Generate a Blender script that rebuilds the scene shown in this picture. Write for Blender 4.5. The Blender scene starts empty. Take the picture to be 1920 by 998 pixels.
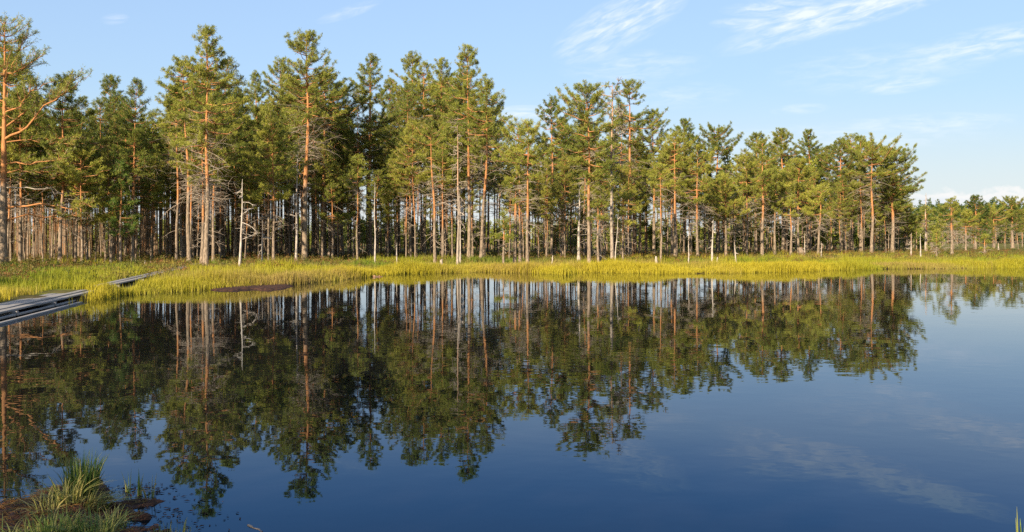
import bpy, math
import numpy as np

S = bpy.context.scene
COL = S.collection
F = 1663.0          # focal length in photo pixels (1920 wide)
CAMZ = 2.1          # eye height over the water
HZ = 448.0          # horizon row in the photo
rad = math.radians
RNG = np.random.default_rng(11)


# ------------------------------------------------------------------ helpers
def at(px, py, Y):
    return np.array([(px - 960) / F * Y, Y, CAMZ + (HZ - py) / F * Y])


def onwater(px, py, z=0.0):
    return at(px, py, (CAMZ - z) * F / (py - HZ))


def sstep(a, b, x):
    t = np.clip((x - a) / (b - a), 0, 1)
    return t * t * (3 - 2 * t)


def norm(v):
    return v / np.maximum(np.linalg.norm(v, axis=-1, keepdims=True), 1e-9)


def vnoise(x, y, seed=0):
    """cheap smooth value noise on arrays"""
    xi, yi = np.floor(x), np.floor(y)
    fx, fy = x - xi, y - yi
    fx, fy = fx * fx * (3 - 2 * fx), fy * fy * (3 - 2 * fy)

    def h(a, b):
        v = np.sin(a * 127.1 + b * 311.7 + seed * 74.7) * 43758.5453
        return v - np.floor(v)
    return (h(xi, yi) * (1 - fx) + h(xi + 1, yi) * fx) * (1 - fy) + (h(xi, yi + 1) * (1 - fx) + h(xi + 1, yi + 1) * fx) * fy


class MB:
    """collects faces of 3 or 4 corners and links them as ONE mesh"""

    def __init__(self):
        self.v, self.c, self.f, self.n = [], [], [], 0

    def add(self, verts, faces, mat=0, col=(0, 0, 0), smooth=False):
        verts = np.asarray(verts, np.float32).reshape(-1, 3)
        faces = np.asarray(faces, np.int64)
        col = np.asarray(col, np.float32)
        if col.ndim == 1:
            col = np.tile(col, (len(verts), 1))
        self.v.append(verts)
        self.c.append(col)
        self.f.append((faces + self.n, mat, smooth))
        self.n += len(verts)

    def mesh(self, name, mats):
        me = bpy.data.meshes.new(name)
        V = np.concatenate(self.v)
        C = np.concatenate(self.c)
        me.vertices.add(len(V))
        me.vertices.foreach_set('co', V.ravel())
        idx = np.concatenate([f.ravel() for f, _, _ in self.f]).astype(np.int32)
        cnt = np.concatenate([np.full(len(f), f.shape[1]) for f, _, _ in self.f]).astype(np.int32)
        mi = np.concatenate([np.full(len(f), m) for f, m, _ in self.f]).astype(np.int32)
        sm = np.concatenate([np.full(len(f), s) for f, _, s in self.f]).astype(bool)
        st = np.concatenate([[0], np.cumsum(cnt)[:-1]]).astype(np.int32)
        me.loops.add(len(idx))
        me.loops.foreach_set('vertex_index', idx)
        me.polygons.add(len(cnt))
        me.polygons.foreach_set('loop_start', st)
        me.polygons.foreach_set('loop_total', cnt)
        me.polygons.foreach_set('material_index', mi)
        me.polygons.foreach_set('use_smooth', sm)
        a = me.attributes.new('tone', 'FLOAT_COLOR', 'POINT')
        a.data.foreach_set('color', np.concatenate([C, np.ones((len(C), 1), np.float32)], 1).astype(np.float32).ravel())
        for m in mats:
            me.materials.append(m)
        me.update(calc_edges=True)
        me.validate()
        return me

    def build(self, name, mats, parent=None):
        o = bpy.data.objects.new(name, self.mesh(name, mats))
        COL.objects.link(o)
        if parent is not None:
            o.parent = parent
        return o


def tag(o, label=None, cat=None, group=None, kind=None):
    if label:
        o['label'] = label
    if cat:
        o['category'] = cat
    if group:
        o['group'] = group
    if kind:
        o['kind'] = kind
    return o


def empty(name, loc, rz=0.0):
    o = bpy.data.objects.new(name, None)
    o.location = loc
    o.rotation_euler = (0, 0, rz)
    o.empty_display_size = 0.2
    COL.objects.link(o)
    return o


def tubes(P, r, sides=3):
    """P [M,N,3] paths, r [M,N] radii -> verts, quads"""
    P = np.asarray(P, float)
    M, N, _ = P.shape
    T = norm(np.gradient(P, axis=1))
    ref = np.where(np.abs(T.mean(1)[:, 2:3]) > 0.8, np.array([[1.0, 0, 0]]), np.array([[0, 0, 1.0]]))[:, None, :]
    n1 = norm(np.cross(T, np.broadcast_to(ref, T.shape)))
    n2 = np.cross(T, n1)
    a = np.arange(sides) * 2 * np.pi / sides
    V = P[:, :, None, :] + r[:, :, None, None] * (np.cos(a)[None, None, :, None] * n1[:, :, None, :] + np.sin(a)[None, None, :, None] * n2[:, :, None, :])
    i = np.arange(M * N * sides).reshape(M, N, sides)
    j = np.roll(i, -1, axis=2)
    Q = np.stack([i[:, :-1], j[:, :-1], j[:, 1:], i[:, 1:]], -1).reshape(-1, 4)
    return V.reshape(-1, 3), Q


def puffs(c, d, size, n, rng, spread=1.0, wide=1.0):
    """bunches of needle fans: n kite faces round every centre"""
    K = len(c)
    dirs = norm(d[:, None, :] * 0.55 + rng.normal(size=(K, n, 3)) * 0.62 * spread)
    L = size[:, None, None] * rng.uniform(0.7, 1.25, (K, n, 1))
    pr = norm(np.cross(dirs, rng.normal(size=(K, n, 3))))
    w = L * rng.uniform(0.045, 0.085, (K, n, 1)) * wide
    b = c[:, None, :] + rng.normal(size=(K, n, 3)) * size[:, None, None] * 0.22
    V = np.stack([b, b + dirs * L * 0.55 + pr * w, b + dirs * L, b + dirs * L * 0.55 - pr * w], 2).reshape(-1, 3)
    return V, np.arange(K * n * 4).reshape(-1, 4)


def rotz(d, a):
    c, s = np.cos(a), np.sin(a)
    return np.stack([d[..., 0] * c - d[..., 1] * s, d[..., 0] * s + d[..., 1] * c, d[..., 2]], -1)


# ------------------------------------------------------------------ materials
class NT:
    def __init__(self, tree):
        self.t = tree
        self.n = tree.nodes

    def new(self, typ, **kw):
        n = self.n.new(typ)
        for k, v in kw.items():
            setattr(n, k, v)
        return n

    def put(self, sock, v):
        if isinstance(v, bpy.types.NodeSocket):
            self.t.links.new(v, sock)
        elif v is not None:
            sock.default_value = v

    def m(self, op, a, b=None, c=None, clamp=False):
        n = self.new('ShaderNodeMath', operation=op, use_clamp=clamp)
        for s, v in zip(n.inputs, (a, b, c)):
            self.put(s, v)
        return n.outputs[0]

    def mix(self, f, a, b, mode='MIX'):
        n = self.new('ShaderNodeMix', data_type='RGBA', blend_type=mode)
        self.put(n.inputs[0], f)
        self.put(n.inputs[6], a if not isinstance(a, tuple) else (*a, 1)[:4])
        self.put(n.inputs[7], b if not isinstance(b, tuple) else (*b, 1)[:4])
        return n.outputs[2]

    def noise(self, vec, scale, detail=3, rough=0.55, dist=0.0):
        n = self.new('ShaderNodeTexNoise')
        self.put(n.inputs['Vector'], vec)
        n.inputs['Scale'].default_value = scale
        n.inputs['Detail'].default_value = detail
        n.inputs['Roughness'].default_value = rough
        n.inputs['Distortion'].default_value = dist
        return n.outputs[0]

    def remap(self, v, a, b, c=0.0, d=1.0, typ='SMOOTHSTEP'):
        n = self.new('ShaderNodeMapRange', interpolation_type=typ)
        self.put(n.inputs[0], v)
        for i, x in zip((1, 2, 3, 4), (a, b, c, d)):
            self.put(n.inputs[i], x)
        return n.outputs[0]

    def attr(self, name='tone'):
        a = self.new('ShaderNodeAttribute', attribute_name=name)
        s = self.new('ShaderNodeSeparateColor')
        self.t.links.new(a.outputs['Color'], s.inputs[0])
        return s.outputs

    def objcol(self):
        a = self.new('ShaderNodeObjectInfo')
        s = self.new('ShaderNodeSeparateColor')
        self.t.links.new(a.outputs['Color'], s.inputs[0])
        return s.outputs

    def xyz(self, vec):
        s = self.new('ShaderNodeSeparateXYZ')
        self.t.links.new(vec, s.inputs[0])
        return s.outputs


def material(name):
    mt = bpy.data.materials.new(name)
    mt.use_nodes = True
    g = NT(mt.node_tree)
    bs = mt.node_tree.nodes['Principled BSDF']
    out = mt.node_tree.nodes['Material Output']
    return mt, g, bs, out


def leafy(name, dark, light, rough=0.55, trans=0.3, straw=None, spec=0.2, useobj=True):
    """foliage: tone.r random per bunch, tone.g straw amount, object colour r = yellowness, g = brightness"""
    mt, g, bs, out = material(name)
    r = g.attr()
    if useobj:
        oc = g.objcol()
        f = g.m('ADD', oc[0], g.m('MULTIPLY', g.m('SUBTRACT', r[0], 0.5), 0.7), clamp=True)
    else:
        f = r[0]
    c = g.mix(f, dark, light)
    if straw:
        c = g.mix(r[1], c, straw)
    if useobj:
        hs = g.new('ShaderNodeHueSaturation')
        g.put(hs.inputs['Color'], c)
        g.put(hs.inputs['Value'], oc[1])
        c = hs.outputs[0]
    g.put(bs.inputs['Base Color'], c)
    bs.inputs['Roughness'].default_value = rough
    bs.inputs['Specular IOR Level'].default_value = spec
    tr = g.new('ShaderNodeBsdfTranslucent')
    g.put(tr.inputs[0], c)
    mx = g.new('ShaderNodeMixShader')
    mx.inputs[0].default_value = trans
    mt.node_tree.links.new(bs.outputs[0], mx.inputs[1])
    mt.node_tree.links.new(tr.outputs[0], mx.inputs[2])
    mt.node_tree.links.new(mx.outputs[0], out.inputs[0])
    return mt


NEEDLE = leafy('pine_needles', (0.07, 0.12, 0.022), (0.345, 0.32, 0.05), trans=0.24)
GRASS = leafy('sedge_grass', (0.12, 0.19, 0.012), (0.44, 0.36, 0.025), trans=0.35, straw=(0.33, 0.22, 0.085), useobj=False)
SHRUB = leafy('heath_leaves', (0.045, 0.07, 0.015), (0.17, 0.15, 0.03), trans=0.2, straw=(0.20, 0.085, 0.03), useobj=False)
TUSSOCK = leafy('tussock_grass', (0.07, 0.13, 0.03), (0.22, 0.28, 0.04), trans=0.3, straw=(0.50, 0.38, 0.14), useobj=False)

# bark: tone.r = orange flaky bark amount, tone.g = bleached dead wood amount
BARK, g, bs, out = material('pine_bark')
tc = g.new('ShaderNodeTexCoord')
r = g.attr()
mp = g.new('ShaderNodeMapping')
mp.inputs['Scale'].default_value = (1, 1, 0.28)
g.put(mp.inputs['Vector'], tc.outputs['Object'])
n1 = g.noise(mp.outputs[0], 14, 4, 0.6)
n2 = g.noise(mp.outputs[0], 3.2, 3, 0.6)
grey = g.mix(g.remap(n1, 0.35, 0.68), (0.135, 0.10, 0.07), (0.32, 0.24, 0.172))
orange = g.mix(g.remap(n1, 0.3, 0.7), (0.30, 0.125, 0.048), (0.47, 0.22, 0.088))
f = g.remap(g.m('ADD', r[0], g.m('MULTIPLY', g.m('SUBTRACT', n2, 0.5), 0.9)), 0.3, 0.7)
c = g.mix(f, grey, orange)
dead = g.mix(g.remap(n1, 0.3, 0.7), (0.26, 0.21, 0.17), (0.52, 0.45, 0.38))
c = g.mix(r[1], c, dead)
g.put(bs.inputs['Base Color'], c)
bs.inputs['Roughness'].default_value = 0.9
bs.inputs['Specular IOR Level'].default_value = 0.15
bp = g.new('ShaderNodeBump')
bp.inputs['Strength'].default_value = 0.6
bp.inputs['Distance'].default_value = 0.03
g.put(bp.inputs['Height'], n1)
g.put(bs.inputs['Normal'], bp.outputs[0])

# weathered boards
WOOD, g, bs, out = material('weathered_wood')
tc = g.new('ShaderNodeTexCoord')
mp = g.new('ShaderNodeMapping')
mp.inputs['Scale'].default_value = (9, 0.5, 9)
g.put(mp.inputs['Vector'], tc.outputs['Object'])
n1 = g.noise(mp.outputs[0], 3, 5, 0.65)
n2 = g.noise(tc.outputs['Object'], 0.8, 3)
c = g.mix(n1, (0.10, 0.09, 0.083), (0.37, 0.335, 0.305))
c = g.mix(g.remap(n2, 0.5, 0.75, 0, 0.6), c, (0.12, 0.10, 0.07))
g.put(bs.inputs['Base Color'], c)
bs.inputs['Roughness'].default_value = 0.85
bp = g.new('ShaderNodeBump')
bp.inputs['Strength'].default_value = 0.5
bp.inputs['Distance'].default_value = 0.01
g.put(bp.inputs['Height'], n1)
g.put(bs.inputs['Normal'], bp.outputs[0])

# bog ground
GROUND, g, bs, out = material('bog_ground')
gm = g.new('ShaderNodeNewGeometry')
P = gm.outputs['Position']
a = g.noise(P, 0.35, 5, 0.6)
b = g.noise(P, 2.2, 5, 0.65)
c = g.mix(g.remap(a, 0.38, 0.62), (0.16, 0.165, 0.02), (0.10, 0.07, 0.03))
c = g.mix(g.remap(b, 0.45, 0.75), c, (0.055, 0.05, 0.018))
c = g.mix(g.remap(g.xyz(P)[2], 0.10, 0.17), (0.030, 0.018, 0.010), c)     # bare wet peat lip at the water's edge
g.put(bs.inputs['Base Color'], c)
bs.inputs['Roughness'].default_value = 0.95
bs.inputs['Specular IOR Level'].default_value = 0.1
bp = g.new('ShaderNodeBump')
bp.inputs['Strength'].default_value = 0.8
bp.inputs['Distance'].default_value = 0.08
g.put(bp.inputs['Height'], b)
g.put(bs.inputs['Normal'], bp.outputs[0])

# wet peat
PEAT, g, bs, out = material('wet_peat')
gm = g.new('ShaderNodeNewGeometry')
P = gm.outputs['Position']
a = g.noise(P, 9, 6, 0.7)
b = g.noise(P, 45, 4, 0.7)
c = g.mix(g.remap(a, 0.35, 0.7), (0.020, 0.011, 0.007), (0.10, 0.042, 0.022))
c = g.mix(g.remap(b, 0.6, 0.72), c, (0.24, 0.11, 0.05))
g.put(bs.inputs['Base Color'], c)
g.put(bs.inputs['Roughness'], g.remap(a, 0.3, 0.6, 0.6, 0.92))
bs.inputs['Specular IOR Level'].default_value = 0.2
bp = g.new('ShaderNodeBump')
bp.inputs['Strength'].default_value = 0.9
bp.inputs['Distance'].default_value = 0.02
g.put(bp.inputs['Height'], g.m('ADD', a, g.m('MULTIPLY', b, 0.5)))
g.put(bs.inputs['Normal'], bp.outputs[0])

# dark bog water with faint ripples
WATER, g, bs, out = material('bog_water')
gm = g.new('ShaderNodeNewGeometry')
P = gm.outputs['Position']
mp = g.new('ShaderNodeMapping')
mp.inputs['Scale'].default_value = (0.8, 1.0, 1.0)
g.put(mp.inputs['Vector'], P)
w1 = g.noise(mp.outputs[0], 2.6, 2, 0.45)
w2 = g.noise(mp.outputs[0], 0.30, 2, 0.5)
w3 = g.noise(mp.outputs[0], 7.0, 2, 0.5)
calm = g.remap(g.noise(P, 0.09, 2, 0.5), 0.38, 0.62, 0.45, 1.0)
h = g.m('ADD', g.m('MULTIPLY', w1, 0.0016), g.m('ADD', g.m('MULTIPLY', w2, 0.006), g.m('MULTIPLY', w3, 0.00012)))
h = g.m('MULTIPLY', h, calm)
bp = g.new('ShaderNodeBump')
bp.inputs['Strength'].default_value = 1.0
bp.inputs['Distance'].default_value = 1.0
g.put(bp.inputs['Height'], h)
fr = g.new('ShaderNodeFresnel')
fr.inputs['IOR'].default_value = 1.333
g.put(fr.inputs['Normal'], bp.outputs[0])
gl = g.new('ShaderNodeBsdfGlossy')
gl.inputs['Roughness'].default_value = 0.0
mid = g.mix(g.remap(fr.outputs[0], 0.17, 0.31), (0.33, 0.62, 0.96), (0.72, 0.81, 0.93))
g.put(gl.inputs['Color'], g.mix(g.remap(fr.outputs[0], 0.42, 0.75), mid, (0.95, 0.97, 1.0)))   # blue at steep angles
g.put(gl.inputs['Normal'], bp.outputs[0])
df = g.new('ShaderNodeBsdfDiffuse')
df.inputs['Color'].default_value = (0.006, 0.006, 0.007, 1)
mx = g.new('ShaderNodeMixShader')
g.put(mx.inputs[0], fr.outputs[0])
g.put(mx.inputs[1], df.outputs[0])
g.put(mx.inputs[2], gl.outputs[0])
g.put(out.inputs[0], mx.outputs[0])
WATER.node_tree.nodes.remove(bs)

# ------------------------------------------------------------------ the setting
SH_PX = np.array([-3000, -1200, -300, 0, 60, 130, 180, 215, 300, 390, 470, 550, 620, 700, 760, 900, 1000, 1050, 1062, 1080, 1100, 1200, 1300, 1400, 1500, 1600, 1700, 1800, 1920, 2300, 3500, 8000])
SH_PY = np.array([640, 640, 618, 592, 583, 571, 563, 555, 549, 542, 537, 533, 527, 518, 513, 511, 512, 515, 516, 511, 511, 512, 513, 511, 509, 506, 504, 503, 502, 501, 501, 501.0])
SH_Y = CAMZ * F / (SH_PY - HZ)


def shore(X, Y):
    """metres of land behind the water's edge (negative: water)"""
    Yc = np.maximum(Y, 3.0)
    px = 960 + F * X / Yc
    s = Y - np.interp(px, SH_PX, SH_Y)
    s = s + 0.35 * (vnoise(X * 1.3, Y * 1.3, 4) - 0.5) + 0.8 * (vnoise(X * 0.45, Y * 0.45, 3) - 0.5) + 1.3 * (vnoise(X * 0.14, Y * 0.14, 5) - 0.5)
    return np.maximum(s, 4.6 - Y)


def ground_z(X, Y):
    X, Y = np.asarray(X, float), np.asarray(Y, float)
    s = shore(X, Y)
    z = np.where(s < 0, np.maximum(s * 0.5, -0.9), 0.05 + 0.13 * sstep(0, 1.5, s) + 0.17 * sstep(2, 20, s))
    lump = (vnoise(X * 0.8, Y * 0.8, 1) - 0.5) * 0.16 + (vnoise(X * 0.25, Y * 0.25, 2) - 0.5) * 0.24
    return z + lump * sstep(0.5, 6, s) * np.where(Y > 200, 0, 1)


def axis(fine0, fine1, step, far0, far1):
    a = np.arange(fine0, fine1 + 1e-6, step)
    k = step * 1.35 ** np.arange(1, 60)
    up = fine1 + np.cumsum(k)
    dn = fine0 - np.cumsum(k)
    up, dn = up[up < far1], dn[dn > far0]
    return np.concatenate([[far0], dn[::-1], a, up, [far1]])


gx = axis(-62, 62, 0.6, -4000, 4000)
gy = axis(-4, 142, 0.5, -400, 6000)
GX, GY = np.meshgrid(gx, gy, indexing='ij')
GZ = ground_z(GX, GY)
i = np.arange(GX.size).reshape(GX.shape)
mb = MB()
mb.add(np.stack([GX, GY, GZ], -1), np.stack([i[:-1, :-1], i[1:, :-1], i[1:, 1:], i[:-1, 1:]], -1).reshape(-1, 4), smooth=True)
tag(mb.build('ground', [GROUND]), kind='structure')

mb = MB()
mb.add([(-160, -10, 0), (160, -10, 0), (160, 110, 0), (-160, 110, 0)], [[0, 1, 2, 3]])
tag(mb.build('water', [WATER]), kind='structure')


# ------------------------------------------------------------------ pines
def branch_sprays(mb, P, L, rng, mats=(0, 1), t0=0.35, per=4.0, psize=0.2, twig=0.014, npuff=9, ptone=None, up=0.35, jper=2.7, tw_tone=(0.35, 0.25, 0)):
    """side twigs and needle bunches along primary branches P [M,N,3] of length L [M]"""
    M, N, _ = P.shape
    K = np.maximum((2 + L * per).astype(int), 2)
    bi = np.repeat(np.arange(M), K)
    t = 1 - (1 - t0) * rng.uniform(0, 1, len(bi)) ** 1.15
    x = t * (N - 1)
    k = np.minimum(x.astype(int), N - 2)
    fr = (x - k)[:, None]
    base = P[bi, k] * (1 - fr) + P[bi, k + 1] * fr
    d = norm(P[bi, k + 1] - P[bi, k])
    ang = rng.uniform(0.25, 1.15, len(bi)) * rng.choice([-1, 1], len(bi)) * (0.3 + 0.7 * (1 - t))
    d = rotz(d, ang)
    d[:, 2] += rng.normal(0.08, 0.12, len(bi))
    d = norm(d)
    l = np.clip(L[bi] * rng.uniform(0.18, 0.42, len(bi)) * (1.25 - t), 0.12, 1.1)
    s = np.linspace(0, 1, 3)[None, :, None]
    T = base[:, None, :] + d[:, None, :] * l[:, None, None] * s
    T[:, :, 2] += up * 0.5 * l[:, None] * s[:, :, 0] ** 2
    V, Q = tubes(T, twig * np.array([[1, 0.75, 0.4]]) * np.ones((len(bi), 1)), 3)
    mb.add(V, Q, mats[0], tw_tone)
    J = np.maximum((l * jper + 1.6).astype(int), 1)
    pi = np.repeat(np.arange(len(bi)), J)
    s = rng.uniform(0.25, 1.08, len(pi))[:, None]
    c = base[pi] + d[pi] * l[pi][:, None] * s
    c[:, 2] += up * 0.5 * l[pi] * s[:, 0] ** 2 + rng.uniform(0, 0.05, len(pi))
    c += rng.normal(size=c.shape) * 0.05
    dd = d[pi].copy()
    dd[:, 2] += 0.9
    V, Q = puffs(c, norm(dd), psize * rng.uniform(0.75, 1.3, len(pi)), npuff, rng)
    tone = np.clip(rng.uniform(0, 1, len(pi)) * 0.6 + 0.4 * rng.uniform(0, 1, M)[bi][pi], 0, 1)
    col = np.zeros((len(pi), npuff * 4, 3))
    col[:, :, 0] = tone[:, None]
    mb.add(V, Q, mats[1], col.reshape(-1, 3))


def trunk_path(H, rng, lean, wob, n=22):
    t = np.linspace(0, 1, n)
    ph = rng.uniform(0, 6.28, 4)
    px = wob * H * (np.sin(t * 5 + ph[0]) * 0.6 + np.sin(t * 11 + ph[1]) * 0.3) * sstep(0, 0.4, t)
    py = wob * H * (np.sin(t * 4.3 + ph[2]) * 0.6 + np.sin(t * 10 + ph[3]) * 0.3) * sstep(0, 0.4, t)
    px, py = px - px[0], py - py[0]
    return np.stack([px + lean * t, py, t * H], -1)


def add_trunk(mb, path, r0, H, rng, orange0, dead=0.0, top=0.05, sides=9):
    t = np.linspace(0, 1, len(path))
    r = r0 * ((1 - t) ** 0.85 * (1 - top) + top) * (1 + 0.45 * np.exp(-t * H / 0.35)) * (1 + 0.05 * rng.normal(size=len(t)))
    p = path.copy()
    p[0, 2] -= 0.35
    V, Q = tubes(p[None], r[None], sides)
    tone = np.zeros((len(path), sides, 3))
    tone[:, :, 0] = sstep(orange0 - 0.16, orange0 + 0.14, t)[:, None]
    tone[:, :, 1] = dead
    mb.add(V, Q, 0, tone.reshape(-1, 3), smooth=True)


def on_path(path, z):
    H = path[-1, 2]
    return np.stack([np.interp(z, path[:, 2], path[:, k]) for k in range(3)], -1)


def bare_branches(mb, path, z0, z1, n, rng, lmax=1.6, droop=0.25, dead=0.45, r=0.018, subs=3):
    if n <= 0:
        return
    z = rng.uniform(z0, z1, n)
    b = on_path(path, z)
    az = rng.uniform(0, 2 * np.pi, n)
    el = rng.normal(0.15, 0.3, n)
    L = lmax * rng.uniform(0.25, 1.0, n) * (0.6 + 0.4 * (z - z0) / max(z1 - z0, 0.1))
    t = np.linspace(0, 1, 5)[None, :]
    bend = rng.normal(0, 0.25, n)[:, None] * t
    hx = np.cos(az[:, None] + bend) * np.cos(el)[:, None] * t * L[:, None]
    hy = np.sin(az[:, None] + bend) * np.cos(el)[:, None] * t * L[:, None]
    hz = (np.sin(el)[:, None] * t - droop * t ** 2 * rng.uniform(0.2, 1.6, n)[:, None]) * L[:, None]
    P = b[:, None, :] + np.stack([hx, hy, hz], -1) + rng.normal(size=(n, 5, 3)) * 0.02 * (t[..., None] > 0)
    R = r * (0.6 + 0.7 * L / lmax)[:, None] * np.array([[1, 0.85, 0.7, 0.5, 0.25]])
    V, Q = tubes(P, R, 4)
    mb.add(V, Q, 0, (0.1, dead, 0))
    bi = np.repeat(np.arange(n), subs)
    k = rng.integers(1, 4, len(bi))
    d = norm(rotz(P[bi, k + 1] - P[bi, k], rng.choice([-1, 1], len(bi)) * rng.uniform(0.4, 1.1, len(bi))) + rng.normal(size=(len(bi), 3)) * 0.25)
    l = L[bi] * rng.uniform(0.2, 0.5, len(bi))
    T = P[bi, k][:, None, :] + d[:, None, :] * l[:, None, None] * np.linspace(0, 1, 3)[None, :, None]
    T[:, 2, 2] -= 0.15 * l
    V, Q = tubes(T, r * 0.55 * np.array([[1, 0.8, 0.4]]) * np.ones((len(bi), 1)), 3)
    mb.add(V, Q, 0, (0.1, dead, 0))


def crown(mb, path, cb, R, rng, style='tall', side=None, density=1.0, npuff=9, psize=0.2):
    H = path[-1, 2]
    span = H - cb
    step = 0.50 if style != 'young' else 0.40
    nz = max(int(span / step), 4)
    q_ = (np.arange(nz) + rng.uniform(0.0, 0.6, nz)) / nz
    zs = cb + (1 - (1 - q_) ** 1.35) * span * 0.99
    zl, azl = [], []
    off = rng.uniform(0, 6.28)
    for z in zs:
        rel = (z - cb) / span
        if rng.uniform() < 0.08 and rel < 0.7:
            continue
        nb = rng.integers(5, 8)
        off += rng.uniform(0.5, 1.4)
        for k in range(nb):
            if rng.uniform() < 0.12:
                continue
            azl.append(off + k * 2 * np.pi / nb + rng.normal(0, 0.25))
            zl.append(z + rng.normal(0, 0.05))
    z = np.clip(np.array(zl), cb, H * 0.992)
    az = np.array(azl)
    rel = (z - cb) / span
    if style == 'tall':
        prof = np.minimum(1, 0.55 + rel * 1.6) * (1 - rel) ** 0.72 * 1.05 + 0.07
    elif style == 'flat':
        prof = np.minimum(1, 0.35 + rel * 1.2) * (1 - rel ** 3) ** 0.6 + 0.12
    else:
        prof = np.minimum(1, 0.5 + rel * 2.5) * (1 - rel) ** 0.8 + 0.10
    ph = rng.uniform(0, 6.28, 3)
    lob = 0.78 + 0.28 * np.sin(az + ph[0] + z * 0.9) + 0.18 * np.sin(2 * az + ph[1] - z * 1.7)
    L = R * prof * np.clip(lob * (1 - rel) + 0.85 * rel, 0.35, 1.3) * rng.uniform(0.7, 1.15, len(z))
    if side is not None:
        L *= 1 + 0.45 * np.cos(az) * side
    L = np.maximum(L, 0.22)
    el = (-0.10 + 0.62 * rel ** 1.3) + rng.normal(0, 0.14, len(z))
    b = on_path(path, z)
    t = np.linspace(0, 1, 5)[None, :]
    bend = rng.normal(0, 0.22, len(z))[:, None] * t
    P = b[:, None, :] + np.stack([
        np.cos(az[:, None] + bend) * np.cos(el)[:, None] * t * L[:, None],
        np.sin(az[:, None] + bend) * np.cos(el)[:, None] * t * L[:, None],
        (np.sin(el)[:, None] * t + (0.22 * t ** 2.2 - 0.08 * np.sin(t * np.pi)) * rng.uniform(0.4, 1.5, len(z))[:, None]) * L[:, None]], -1)
    P[:, 1:] += rng.normal(size=(len(z), 4, 3)) * 0.025 * L[:, None, None]
    rr = (0.010 + 0.014 * L)[:, None] * np.array([[1, 0.8, 0.6, 0.42, 0.2]])
    V, Q = tubes(P, rr, 4)
    tone = np.zeros((len(z), 5, 4, 3))
    tone[..., 0] = 0.75
    mb.add(V, Q, 0, tone.reshape(-1, 3), smooth=True)
    branch_sprays(mb, P, L, rng, t0=0.22, per=5.4 * density, psize=psize, npuff=npuff)
    # leader
    c = on_path(path, np.array([H * 0.985, H, H * 1.0])) + np.array([[0, 0, 0], [0, 0, 0.05], [0, 0, 0.18]])
    V, Q = puffs(c, np.tile([[0, 0, 1.0]], (3, 1)), np.full(3, psize), npuff, rng)
    mb.add(V, Q, 1, (0.5, 0, 0))


def make_pine(seed, H, cb, R, r0, style='tall', lean=0.0, wob=0.004, bare=14, orange=0.4, side=None, density=1.0, npuff=9, psize=0.2, bare_len=1.5):
    """returns trunk mesh and crown mesh, rooted at the origin"""
    rng = np.random.default_rng(seed)
    path = trunk_path(H, rng, lean, wob)
    tb = MB()
    add_trunk(tb, path, r0, H, rng, orange)
    bare_branches(tb, path, H * 0.12, max(cb, H * 0.2), int(bare * 0.7), rng, lmax=bare_len)
    bare_branches(tb, path, max(cb - 0.2 * H, H * 0.1), cb + 0.25 * (H - cb), bare, rng, lmax=R * 0.95, dead=0.3, subs=5, droop=0.15)
    cm = MB()
    crown(cm, path, cb, R, rng, style, side, density, npuff, psize)
    return tb, cm


def tree_thing(name, loc, tb, cm, label, cat, group=None, col=(0.5, 1.0)):
    o = empty(name, loc)
    tag(o, label, cat, group)
    a = tb.build('trunk', [BARK], o)
    if cm is not None:
        c = cm.build('crown', [BARK, NEEDLE], o)
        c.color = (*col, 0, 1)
    return o


def y_of(base):
    ze = float(np.interp(base, [490, 505], [0.50, 0.10]))
    return (CAMZ - ze) * F / (base - HZ)


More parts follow.
